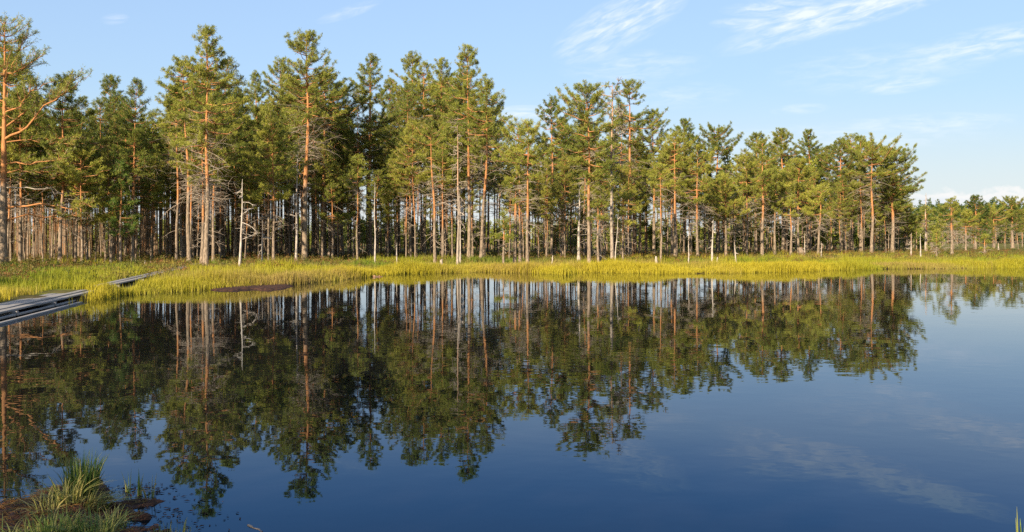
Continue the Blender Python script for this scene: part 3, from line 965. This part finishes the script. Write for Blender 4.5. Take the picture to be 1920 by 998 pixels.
# ------------------------------------------------------------------ grass and undergrowth
def blades(mb, c, h, w, lean_, rng, tone, straw, curl=0.5):
    n = len(c)
    az = rng.uniform(0, 2 * np.pi, n)
    d = np.stack([np.cos(az), np.sin(az), np.zeros(n)], -1)
    pr = rotz(d, rng.uniform(0.8, 2.3, n))
    up = np.array([[0, 0, 1.0]])
    hh, ll = h[:, None], (lean_ * h)[:, None]
    m = c + up * hh * 0.55 + d * ll * 0.32
    t = c + up * hh * (1 - curl * 0.3 * np.minimum(lean_, 1)[:, None]) + d * ll
    w = w[:, None]
    V = np.stack([c - pr * w, c + pr * w, m + pr * w * 0.75, m - pr * w * 0.75, t], 1).reshape(-1, 3)
    i = np.arange(n)[:, None] * 5
    col = np.zeros((n, 5, 3))
    col[:, :, 0] = tone[:, None]
    col[:, :, 1] = straw[:, None]
    k = mb.n
    mb.add(V, i + np.array([[0, 1, 2, 3]]), 0, col.reshape(-1, 3))
    # tip triangles share the same vertices
    mb.f.append((i + np.array([[3, 2, 4]]) + k, 0, False))


def grass_field(mb, n, s0, s1, pw, per, hmin, hmax, rng, px0=-120, px1=2040, w=0.009):
    px = rng.uniform(px0, px1, n)
    s = s0 + (s1 - s0) * rng.uniform(0, 1, n) ** pw
    Y = np.interp(px, SH_PX, SH_Y) + s
    X = (px - 960) / F * Y
    sh = shore(X, Y)
    ok = sh > np.where(rng.uniform(0, 1, len(X)) < 0.12, -0.5, -0.12)
    X, Y, sh = X[ok], Y[ok], sh[ok]
    pn = vnoise(X * 0.35, Y * 0.35, 9)
    pn2 = vnoise(X * 0.12, Y * 0.12, 10)
    ok = rng.uniform(0, 1, len(X)) < 0.35 + 0.9 * pn
    X, Y, sh, pn, pn2 = X[ok], Y[ok], sh[ok], pn[ok], pn2[ok]
    k = len(X)
    hb = rng.uniform(hmin, hmax, k) * (0.5 + 0.85 * pn) * (0.55 + 0.9 * vnoise(X * 0.9, Y * 0.9, 17))
    tn = np.clip(1.15 * pn2 + 0.25 * pn + 0.12 * rng.uniform(0, 1, k) - 0.16, 0, 1)
    tn = np.clip(tn + 0.14 - 0.42 * sstep(1.8, 6.5, sh + 3 * (pn - 0.5)), 0, 1)      # greener, browner sward behind the bright shore sedge
    st = np.clip(rng.normal(0.08, 0.15, k) + 1.6 * (vnoise(X * 0.3, Y * 0.3, 12) - 0.55), 0, 1)
    ti = np.repeat(np.arange(k), per)
    m = len(ti)
    c = np.stack([X[ti] + rng.normal(0, 0.2, m), Y[ti] + rng.normal(0, 0.2, m), np.zeros(m)], -1)
    keep = np.ones(m, bool)      # keep the plank path free
    for pa, pb, hw, ex in (((-12.4, 16.0), (-16.05, 32.5), .62, .5), ((-15.5, 33.4), (-21.2, 59.5), .4, .55)):
        pa, pb = np.array(pa), np.array(pb)
        ln = np.linalg.norm(pb - pa)
        pd = (pb - pa) / ln
        q = c[:, :2] - pa
        side, along = q[:, 0] * pd[1] - q[:, 1] * pd[0], q @ pd
        keep &= ~((side > -hw) & (side < hw + ex) & (along > 0) & (along < ln))
    c, ti, m = c[keep], ti[keep], int(keep.sum())
    c[:, 2] = ground_z(c[:, 0], c[:, 1]) - 0.05
    c[:, 2] = np.maximum(c[:, 2], -0.05)
    # meadow is farther to the right: slightly broader blades keep the same cover
    blades(mb, c, hb[ti] * rng.uniform(0.6, 1.15, m), np.full(m, w) * (0.6 + Y[ti] / 90), np.abs(rng.normal(0.18, 0.13, m)), rng,
           np.clip(tn[ti] + rng.normal(0, 0.08, m), 0, 1), np.clip(st[ti] + rng.normal(0, 0.1, m), 0, 1))


rng = np.random.default_rng(21)
mb = MB()
grass_field(mb, 15000, -1.3, 2.4, 1.0, 12, 0.30, 0.54, rng)
grass_field(mb, 14000, 1.5, 16, 1.0, 10, 0.28, 0.5, rng)
grass_field(mb, 9000, 12, 48, 1.2, 7, 0.18, 0.4, rng, w=0.013)
tag(mb.build('grass', [GRASS]), 'tall yellow-green sedge grass along the far bank', 'grass', kind='stuff')

mb = MB()
n = 8000
px = rng.uniform(-150, 2040, n)
s = 3.5 + 55 * rng.uniform(0, 1, n) ** 1.1
Y = np.interp(px, SH_PX, SH_Y) + s
X = (px - 960) / F * Y
dens = vnoise(X * 0.22, Y * 0.22, 15)
ok = (rng.uniform(0, 1, n) < dens * 1.1) & (s > 4 + 8 * vnoise(X * 0.1, Y * 0.1, 16))
X, Y, dens = X[ok], Y[ok], dens[ok]
n = len(X)
kk = np.repeat(np.arange(n), 9)
hgt = rng.uniform(0.15, 0.6, n)
c = np.stack([X[kk] + rng.normal(0, 0.16, len(kk)), Y[kk] + rng.normal(0, 0.16, len(kk)), np.zeros(len(kk))], -1)
c[:, 2] = ground_z(c[:, 0], c[:, 1]) + hgt[kk] * rng.uniform(0.0, 1, len(kk))
V, Q = puffs(c, np.tile([[0, 0, 1.0]], (len(c), 1)), np.full(len(c), 0.11), 5, rng, wide=2.2)
col = np.zeros((len(c), 20, 3))
col[:, :, 0] = np.clip(rng.uniform(0, 1, n)[kk] + rng.normal(0, .2, len(kk)), 0, 1)[:, None]
col[:, :, 1] = np.clip(rng.normal(0.35, 0.4, n), 0, 1)[kk][:, None]
mb.add(V, Q, 0, col.reshape(-1, 3))
tag(mb.build('undergrowth', [SHRUB]), 'low heath shrubs and ledum on the forest floor', 'undergrowth', kind='stuff')


# ------------------------------------------------------------------ peat banks
def mound(name, pts, h, res, seed, mat, rough=0.03):
    pts = np.array(pts)
    lo, hi = pts.min(0) - 0.2, pts.max(0) + 0.2
    ax, ay = np.arange(lo[0], hi[0], res), np.arange(lo[1], hi[1], res)
    A, B = np.meshgrid(ax, ay, indexing='ij')
    inside = np.zeros(A.shape, bool)
    dist = np.full(A.shape, 1e9)
    for k in range(len(pts)):
        p, q = pts[k], pts[(k + 1) % len(pts)]
        cond = (p[1] > B) != (q[1] > B)
        with np.errstate(divide='ignore', invalid='ignore'):
            xx = (q[0] - p[0]) * (B - p[1]) / (q[1] - p[1] + 1e-12) + p[0]
        inside ^= cond & (A < xx)
        e = q - p
        t = np.clip(((A - p[0]) * e[0] + (B - p[1]) * e[1]) / (e @ e + 1e-9), 0, 1)
        dist = np.minimum(dist, np.hypot(A - p[0] - t * e[0], B - p[1] - t * e[1]))
    sd = np.where(inside, dist, -dist)
    nz = vnoise(A / 0.13, B / 0.13, seed) + 1.1 * vnoise(A / 0.05, B / 0.05, seed + 1) + 0.7 * vnoise(A / 0.4, B / 0.4, seed + 2) - 1.4
    Z = h * sstep(-0.02, 0.35, sd + nz * 0.10) - 0.03 * (sd < 0.03) + nz * rough * sstep(-0.15, 0.1, sd) - 0.004 - 0.1 * sstep(0.0, 0.2, -sd)
    i = np.arange(A.size).reshape(A.shape)
    m = MB()
    m.add(np.stack([A, B, Z], -1), np.stack([i[:-1, :-1], i[1:, :-1], i[1:, 1:], i[:-1, 1:]], -1).reshape(-1, 4), smooth=True)
    return tag(m.build(name, [mat]), kind='structure'), (ax, ay, Z)


NEAR = [(-90, 968), (0, 946), (70, 926), (130, 906), (165, 893), (192, 893), (203, 906), (222, 932), (262, 930), (305, 931), (328, 938), (302, 948), (246, 958), (290, 964), (288, 975), (232, 984), (320, 985), (368, 1004), (380, 1040), (300, 1140), (-250, 1200), (-300, 1000)]
_, near_h = mound('mud_bank', [onwater(a, b)[:2] for a, b in NEAR], 0.055, 0.025, 4, PEAT, 0.022)
mound('peat_bank', [onwater(a, b)[:2] for a, b in [(392, 544), (420, 540), (470, 537), (520, 535), (545, 534), (551, 537), (530, 543), (500, 546), (470, 543), (440, 546), (415, 546)]], 0.07, 0.08, 9, PEAT, 0.025)


def near_z(x, y):
    ax, ay, Z = near_h
    return float(Z[np.clip(np.searchsorted(ax, x), 0, len(ax) - 1), np.clip(np.searchsorted(ay, y), 0, len(ay) - 1)])


# tussocks on the near bank
TUFTS = [  # px, py of the foot, blades, height, spread, lean, tone, straw, kind, label
    (152, 926, 330, .41, .12, .32, .10, .05, 'grass_tussock', 'tall upright blue-green grass tussock farthest out on the mud bank'),
    (126, 942, 170, .32, .10, 1.1, .6, .45, 'grass_tussock', 'straw-yellow drooping grass tussock in the middle of the mud bank'),
    (88, 958, 70, .26, .09, 1.3, .7, .6, 'grass_tussock', 'bent straw-coloured grass tussock on the left of the mud bank'),
    (176, 948, 110, .26, .10, 1.4, .5, .55, 'grass_tussock', 'flattened dry grass tussock leaning to the right over the mud'),
    (100, 1014, 330, .29, .17, .75, .35, .15, 'grass_tussock', 'wide green grass tussock at the bottom edge of the picture'),
    (172, 1008, 230, .29, .14, .8, .2, .15, 'grass_tussock', 'green grass tussock at the bottom edge right of the widest one'),
    (212, 976, 80, .22, .11, 1.1, .45, .45, 'grass_tussock', 'olive tuft of grass on the right of the mud bank'),
    (22, 1012, 36, .26, .14, 1.3, .5, .35, 'grass_tussock', 'sparse arching grass tuft in the bottom left corner'),
    (318, 1006, 60, .18, .16, .4, .3, .3, 'grass_tussock', 'low sparse grass tuft at the bottom edge beyond the mud bank'),
    (243, 924, 12, .30, .025, .16, .35, .2, 'reed', 'thin upright reed clump in the water, left of three'),
    (260, 930, 13, .33, .025, .14, .35, .2, 'reed', 'thin upright reed clump in the water, middle of three'),
    (282, 934, 14, .28, .035, .40, .4, .3, 'reed', 'splayed reed clump in the water, right of three'),
    (1912, 1012, 9, .34, .03, .12, .6, .2, 'reed', 'green reed blades in the bottom right corner'),
]
for k, (px, py, n, h, spd, ln, tn, st, nm, label) in enumerate(TUFTS):
    r = np.random.default_rng(60 + k)
    p = onwater(px, py, 0.05 if nm != 'reed' else 0)
    gz = near_z(p[0], p[1]) if nm != 'reed' else -0.02
    mb = MB()
    a, q = r.uniform(0, 6.28, n), np.sqrt(r.uniform(0, 1, n)) * spd
    c = np.stack([q * np.cos(a), q * np.sin(a), np.full(n, -0.03)], -1)
    # five-station curved blades leaning away from the heart of the tuft
    ba = a + r.normal(0, 0.7, n)
    if 'to the right' in label:
        ba = r.normal(0.1, 0.4, n)
    d = np.stack([np.cos(ba), np.sin(ba), np.zeros(n)], -1)
    n = int(n * 1.0)
    hh = h * 0.8 * r.uniform(0.35, 1.2, n)
    le = ln * r.uniform(0.1, 1.3, n) * hh
    t = np.linspace(0, 1, 5)
    C = c[:, None, :] + d[:, None, :] * (le[:, None] * t[None] ** 1.8)[..., None]
    C[:, :, 2] += hh[:, None] * (t[None] - 0.42 * np.minimum(le / hh, 1.1)[:, None] * t[None] ** 2.5)
    pr = rotz(d, r.normal(1.57, 0.5, n))
    w = 0.0048 * np.array([1, .95, .8, .55, .12])[None] * r.uniform(.7, 1.3, n)[:, None]
    V = np.stack([C - pr[:, None, :] * w[..., None], C + pr[:, None, :] * w[..., None]], 2).reshape(-1, 3)
    i = np.arange(n * 10).reshape(n, 5, 2)
    Q = np.stack([i[:, :-1, 0], i[:, :-1, 1], i[:, 1:, 1], i[:, 1:, 0]], -1).reshape(-1, 4)
    col = np.zeros((n, 10, 3))
    col[:, :, 0] = np.clip(r.normal(tn, .2, n), 0, 1)[:, None]
    col[:, :, 1] = np.clip(r.normal(st, .25, n), 0, 1)[:, None]
    mb.add(V, Q, 0, col.reshape(-1, 3))
    o = mb.build(nm, [TUSSOCK])
    o.location = (p[0], p[1], gz)
    tag(o, label, 'grass tuft' if nm != 'reed' else 'reeds')

# dead straw and fibres lying on the near bank
mb = MB()
r = np.random.default_rng(89)
ax, ay, Zb = near_h
pp = np.stack([r.uniform(-6.5, -2.0, 9000), r.uniform(5.2, 8.2, 9000)], -1)
zb = Zb[np.clip(np.searchsorted(ax, pp[:, 0]), 0, len(ax) - 1), np.clip(np.searchsorted(ay, pp[:, 1]), 0, len(ay) - 1)]
ok = zb > 0.008
pp, zb = pp[ok][:2600], zb[ok][:2600]
n = len(pp)
a = r.uniform(0, 6.28, n)
L = r.uniform(.03, .14, n)
P0 = np.concatenate([pp, zb[:, None] + .004], 1)
dv = np.stack([np.cos(a), np.sin(a), r.uniform(-.1, .35, n)], -1) * L[:, None]
V, Q = tubes(np.stack([P0 - dv * .5, P0 + np.array([[0, 0, .008]]), P0 + dv * .5 * np.array([[1, 1, .3]])], 1), np.full((n, 3), .0022), 3)
col = np.zeros((n, 9, 3))
col[:, :, 0] = r.uniform(0, 1, n)[:, None]
col[:, :, 1] = r.uniform(.35, 1, n)[:, None]
mb.add(V, Q, 0, col.reshape(-1, 3))
tag(mb.build('dead_straw', [SHRUB]), 'brown dead straw and fibres lying on the near mud bank', 'straw', kind='stuff')

# floating leaf litter: nobody could count it
mb = MB()
r = np.random.default_rng(88)
pts = []
while len(pts) < 330:
    px, py = r.normal(310, 70), r.normal(965, 26)
    if r.uniform() < .4:
        px, py = r.normal(255, 40), r.normal(922, 9)
    if py > 905 and px > 195:
        pts.append(onwater(px, py)[:2])
pts = np.array(pts)
n = len(pts)
a = r.uniform(0, 6.28, n)
L = r.uniform(.006, .028, n)
d = np.stack([np.cos(a), np.sin(a)], -1)
e = np.stack([-d[:, 1], d[:, 0]], -1)
zz = r.uniform(.002, .006, n)
V = np.stack([np.concatenate([pts + d * L[:, None], zz[:, None]], 1), np.concatenate([pts + e * L[:, None] * .35, zz[:, None] + .006], 1),
              np.concatenate([pts - d * L[:, None], zz[:, None]], 1), np.concatenate([pts - e * L[:, None] * .35, zz[:, None] + .002], 1)], 1).reshape(-1, 3)
mb.add(V, np.arange(n * 4).reshape(-1, 4), 0)
tag(mb.build('floating_litter', [PEAT]), 'small dead leaves and bits floating by the mud bank', 'leaf litter', kind='stuff')


def stick(name, label, cat, p0, p1, r_, tone, bend=0.03, seed=1):
    rr = np.random.default_rng(seed)
    p0, p1 = np.array(p0), np.array(p1)
    t = np.linspace(0, 1, 7)[:, None]
    P = p0 + (p1 - p0) * t
    P[1:-1] += rr.normal(size=(5, 3)) * bend
    m = MB()
    V, Q = tubes((P - p0)[None], (r_ * np.array([1, 1.05, .95, 1, .85, .75, .5]))[None], 7)
    m.add(V, Q, 0, tone, smooth=True)
    m.add((P - p0)[[0, 0, 0]] + np.array([[0, 0, r_], [0, r_, -r_], [0, -r_, -r_]]) * .9, [[0, 1, 2]], 0, tone)
    o = m.build(name, [BARK])
    o.location = p0
    return tag(o, label, cat)


stick('twig', 'thin dark twig floating on open water right of the mud bank', 'twig', onwater(465, 985, -.0), onwater(492, 997, -.0), .009, (0, .1, 0), .004, 3)
stick('driftwood', 'short reddish-brown log floating by the shore grass in the middle', 'log', onwater(699, 519.5), onwater(717, 519), .07, (.5, 0, 0), .02, 4)
stick('driftwood', 'small pale chunk of wood lying on the dark peat bank', 'log', at(535, 534, 40.5), at(545, 533, 40.6), .07, (.2, .6, 0), .02, 5)
p = at(1034, 497, y_of(497) + 1)
stick('bent_stick', 'white bent stick poking up from the green grass right of the grass edge trio', 'stick', (p[0], p[1], .1), (p[0] + .1, p[1], .95), .045, (0, 1, 0), .02, 6)
p = at(1232, 492, y_of(490))
stick('stump', 'pale broken stump in the grass before the very thin pale pine', 'stump', (p[0], p[1], .1), (p[0] - .08, p[1], .85), .11, (0, .7, 0), .03, 7)
p = at(1508, 477, y_of(478))
stick('stump', 'dark charred stump at the grass margin on the right', 'stump', (p[0], p[1], .1), (p[0] - .5, p[1], 1.25), .30, (0, 0, 0), .05, 8)
p = at(827, 491, y_of(491))
stick('stump', 'small pale stump in the grass left of the bare grey dead pine', 'stump', (p[0], p[1], .1), (p[0] + .05, p[1], .65), .12, (.15, .6, 0), .02, 9)
p = at(272, 501, 55)
stick('bent_stick', 'short pale stick beside the boardwalk on the left bank', 'stick', (p[0], p[1], .1), (p[0], p[1], .75), .03, (0, .9, 0), .02, 10)
p = at(1345, 487, y_of(490))
stick('stump', 'slim pale stub in the grass right of the forked white snag', 'stump', (p[0], p[1], .1), (p[0], p[1], .8), .07, (0, .85, 0), .02, 11)

# small autumn shrub
mb = MB()
r = np.random.default_rng(14)
Y = y_of(481)
X = (841 - 960) / F * Y
c = r.normal(size=(60, 3)) * np.array([.28, .28, .35]) + np.array([0, 0, .75])
V, Q = puffs(c, np.tile([[0, 0, 1.0]], (60, 1)), np.full(60, .15), 6, r)
cc = np.zeros((60, 24, 3))
cc[:, :, 1] = .9
root = empty('shrub', (X, Y, float(ground_z(X, Y))))
tag(root, 'small rust-orange shrub at the foot of the pines left of the dead pine', 'shrub')
mb.add(V, Q, 0, cc.reshape(-1, 3))
mb.build('leaves', [SHRUB], root)
mb = MB()
st = np.linspace(0, 1, 4)[None, :, None] * np.stack([r.normal(0, .25, 6), r.normal(0, .25, 6), r.uniform(.6, 1.0, 6)], -1)[:, None, :]
V, Q = tubes(st, np.full((6, 4), .012), 3)
mb.add(V, Q, 0, (.1, .3, 0))
mb.build('stem', [BARK], root)


# ------------------------------------------------------------------ boardwalk
def boards(name, label, p0, p1, z0, z1, nplanks, w, th, seed, supports):
    r = np.random.default_rng(seed)
    p0, p1 = np.array(p0), np.array(p1)
    d = (p1 - p0) / np.linalg.norm(p1 - p0)
    L = np.linalg.norm(p1 - p0)
    root = empty(name, (p0[0], p0[1], 0), math.atan2(d[1], d[0]) - math.pi / 2)
    tag(root, label, 'boardwalk')

    def box(nm, x0, x1, y0, y1, za, zb, ta, wob=0.012):
        n = max(int((y1 - y0) / 0.8), 2)
        ys = np.linspace(y0, y1, n)
        m = MB()
        f = (ys / L)
        zc = za + (zb - za) * f + np.cumsum(r.normal(0, wob * 0.4, n)) * 0.5
        ring = []
        b = 0.012
        jx = r.normal(0, 0.006, n)
        for (xx, dz) in ((x0, -ta), (x1, -ta), (x1, -b), (x1 - b, 0), (x0 + b, 0), (x0, -b)):
            ring.append(np.stack([np.full(n, xx) + jx, ys, zc + dz], -1))
        R = np.stack(ring, 1)
        i = np.arange(n * 6).reshape(n, 6)
        j = np.roll(i, -1, axis=1)
        m.add(R, np.stack([i[:-1], j[:-1], j[1:], i[1:]], -1).reshape(-1, 4))
        m.f.append((np.array([[0, 1, 2, 5], [5, 2, 3, 4]]) + m.n - n * 6, 0, False))
        e = m.n - 6
        m.f.append((np.array([[1, 0, 5, 2], [2, 5, 4, 3]]) + e, 0, False))
        m.build(nm, [WOOD], root)
    gap = 0.03
    for k in range(nplanks):
        x0 = -w * nplanks / 2 + k * (w + gap)
        box('plank', x0, x0 + w, r.uniform(-.1, .1), L + r.uniform(-.25, .25), z0 + r.normal(0, .006), z1 + r.normal(0, .006), th)
    for y in supports:
        f = y / L
        box('crossbeam', -w * nplanks / 2 - .12, w * nplanks / 2 + .2, y - .07, y + .07, z0 - th - .012, z1 - th - .012, .12, 0.0)
    return root, box, L


_, box, L = boards('boardwalk', 'raised grey plank boardwalk coming in from the left edge over the water', (-12.4, 16.0), (-16.05, 33.2), .21, .21, 4, .26, .05, 3, (1.0, 4.5, 8.0, 11.5, 15.0))
box('side_beam', .60, .70, -.2, L - 3.0, .09, .06, .05)
box('sunken_beam', .95, 1.08, 3.0, L - 4.5, .05, .03, .1)
boards('boardwalk', 'narrow grey two-plank path running through the grass towards the pines', (-15.5, 33.4), (-21.2, 59.5), .35, .43, 2, .27, .05, 4, (1, 6, 11, 16, 21, 25))

# ------------------------------------------------------------------ light and sky
SUN_EL, SUN_AZ = rad(24), math.atan2(-0.45, -0.89)      # azimuth from +Y towards +X: behind the camera on the left
sd = np.array([math.sin(SUN_AZ) * math.cos(SUN_EL), math.cos(SUN_AZ) * math.cos(SUN_EL), math.sin(SUN_EL)])
sun = bpy.data.lights.new('sun', 'SUN')
sun.energy = 5.0
sun.angle = rad(0.5)
sun.color = (1.0, 0.86, 0.64)
so = bpy.data.objects.new('sun', sun)
COL.objects.link(so)
from mathutils import Vector
so.rotation_euler = Vector(-sd).to_track_quat('-Z', 'Y').to_euler()

W = bpy.data.worlds.new('World')
S.world = W
W.use_nodes = True
g = NT(W.node_tree)
bg = W.node_tree.nodes['Background']
sky = g.new('ShaderNodeTexSky', sky_type='NISHITA')
sky.sun_disc = False
sky.sun_elevation = SUN_EL
sky.sun_rotation = SUN_AZ % (2 * math.pi)
sky.air_density = 0.9
sky.dust_density = 0.2
sky.ozone_density = 2.0
tc = g.new('ShaderNodeTexCoord')
x, y, z = g.xyz(tc.outputs['Generated'])
yy = g.m('MAXIMUM', y, 0.08)
u = g.m('DIVIDE', x, yy)
v = g.m('DIVIDE', z, yy)


def cloud(px, py, ln, wd, ang, amp, seed, fx=1.2, fy=2.6, lo=.28, hi=.92):
    cu, cv = (px - 960) / F, (HZ - py) / F
    c_, s_ = math.cos(rad(ang)), math.sin(rad(ang))
    du, dv = g.m('SUBTRACT', u, cu), g.m('SUBTRACT', v, cv)
    a = g.m('ADD', g.m('MULTIPLY', du, c_ * F / ln), g.m('MULTIPLY', dv, s_ * F / ln))
    b = g.m('ADD', g.m('MULTIPLY', du, -s_ * F / wd), g.m('MULTIPLY', dv, c_ * F / wd))
    m = g.m('SUBTRACT', 1.0, g.m('ADD', g.m('MULTIPLY', a, a), g.m('MULTIPLY', b, b)), clamp=True)
    cx = g.new('ShaderNodeCombineXYZ')
    g.put(cx.inputs[0], g.m('MULTIPLY', a, fx * ln / 60))
    g.put(cx.inputs[1], g.m('MULTIPLY', b, fy * wd / 30))
    cx.inputs[2].default_value = seed * 3.7
    n = g.remap(g.noise(cx.outputs[0], 1.0, 6, 0.56, 0.5), lo, hi)
    return g.m('MULTIPLY', g.m('MULTIPLY', m, n), amp)


CL = [(1165, 42, 150, 52, 27, 1.0), (1615, 14, 300, 38, 17, 1.1), (1465, 12, 120, 20, 4, .95), (1390, 43, 65, 12, 2, .7), (1860, 82, 190, 36, 11, .75),
      (1650, 130, 220, 50, 5, .35), (1690, 160, 80, 17, 8, .7), (1500, 205, 60, 12, 4, .5), (1770, -36, 190, 26, 17, 1.3), (1480, 34, 120, 16, 12, .8), (1190, 125, 150, 34, 3, .45), (1745, 230, 190, 20, 2, .5),
      (985, 213, 90, 17, 0, .9), (655, 22, 70, 13, 18, .5), (1560, 258, 330, 30, 1, .35), (215, 36, 30, 12, 5, .35), (1240, 180, 160, 30, 2, .35)]
tot = None
for k, cset in enumerate(CL):
    q = cloud(*cset, k)
    tot = q if tot is None else g.m('ADD', tot, q)
# low bank of cumulus on the right horizon
cx = g.new('ShaderNodeCombineXYZ')
g.put(cx.inputs[0], u)
g.put(cx.inputs[1], g.m('MULTIPLY', v, 1.6))
bank_n = g.noise(cx.outputs[0], 26, 5, 0.6)
edge = g.m('SUBTRACT', g.m('ADD', 0.030, g.m('MULTIPLY', bank_n, 0.050)), v)
bank = g.m('MULTIPLY', g.remap(edge, -0.002, 0.006), g.remap(u, 0.38, 0.5))
bank = g.m('MULTIPLY', bank, 0.55)
front = g.remap(y, 0.1, 0.25)
tot = g.m('MULTIPLY', g.m('MINIMUM', tot, 0.7), front)
CLOUD = (3.5, 3.6, 3.8)
SKY_GAIN, SKY_K = 1.42, 0.42     # tone compression of the sky colour evens the brightness out towards the horizon
lum = g.new('ShaderNodeRGBToBW')
g.put(lum.inputs[0], sky.outputs[0])
soft = g.m('DIVIDE', SKY_GAIN, g.m('ADD', 1.0, g.m('MULTIPLY', lum.outputs[0], SKY_K)))
vm = g.new('ShaderNodeVectorMath', operation='SCALE')
g.put(vm.inputs[0], sky.outputs[0])
g.put(vm.inputs['Scale'], soft)
veil = g.mix(g.remap(v, 0.0, 0.19, 0.8, 0.14), vm.outputs[0], (2.6, 2.78, 2.98))
c = g.mix(tot, veil, CLOUD)
bankc = g.mix(g.remap(g.m('SUBTRACT', edge, g.m('MULTIPLY', g.noise(cx.outputs[0], 60, 4), .02)), -0.005, 0.012), (3.55, 3.35, 3.25), (2.7, 2.85, 3.2))
c = g.mix(g.m('MULTIPLY', bank, front), c, bankc)
g.put(bg.inputs[0], c)
bg.inputs[1].default_value = 0.14

# ------------------------------------------------------------------ camera and output
cam = bpy.data.cameras.new('camera')
cam.lens = 36.0 * F / 1920
cam.sensor_width = 36
cam.shift_y = -(499 - HZ) / 1920
cam.clip_end = 9000
co = bpy.data.objects.new('camera', cam)
co.location = (0, 0, CAMZ)
co.rotation_euler = (rad(90), 0, 0)
COL.objects.link(co)
S.camera = co

S.render.engine = 'CYCLES'
S.cycles.use_denoising = False
S.cycles.max_bounces = 7
S.cycles.diffuse_bounces = 3
S.cycles.glossy_bounces = 4
S.cycles.transmission_bounces = 2
S.cycles.caustics_reflective = False
S.cycles.caustics_refractive = False
S.cycles.sample_clamp_indirect = 6
vs = S.view_settings
vs.view_transform = 'Standard'
vs.look = 'None'
vs.exposure = 1.15
vs.gamma = 1.0
vs.use_curve_mapping = False
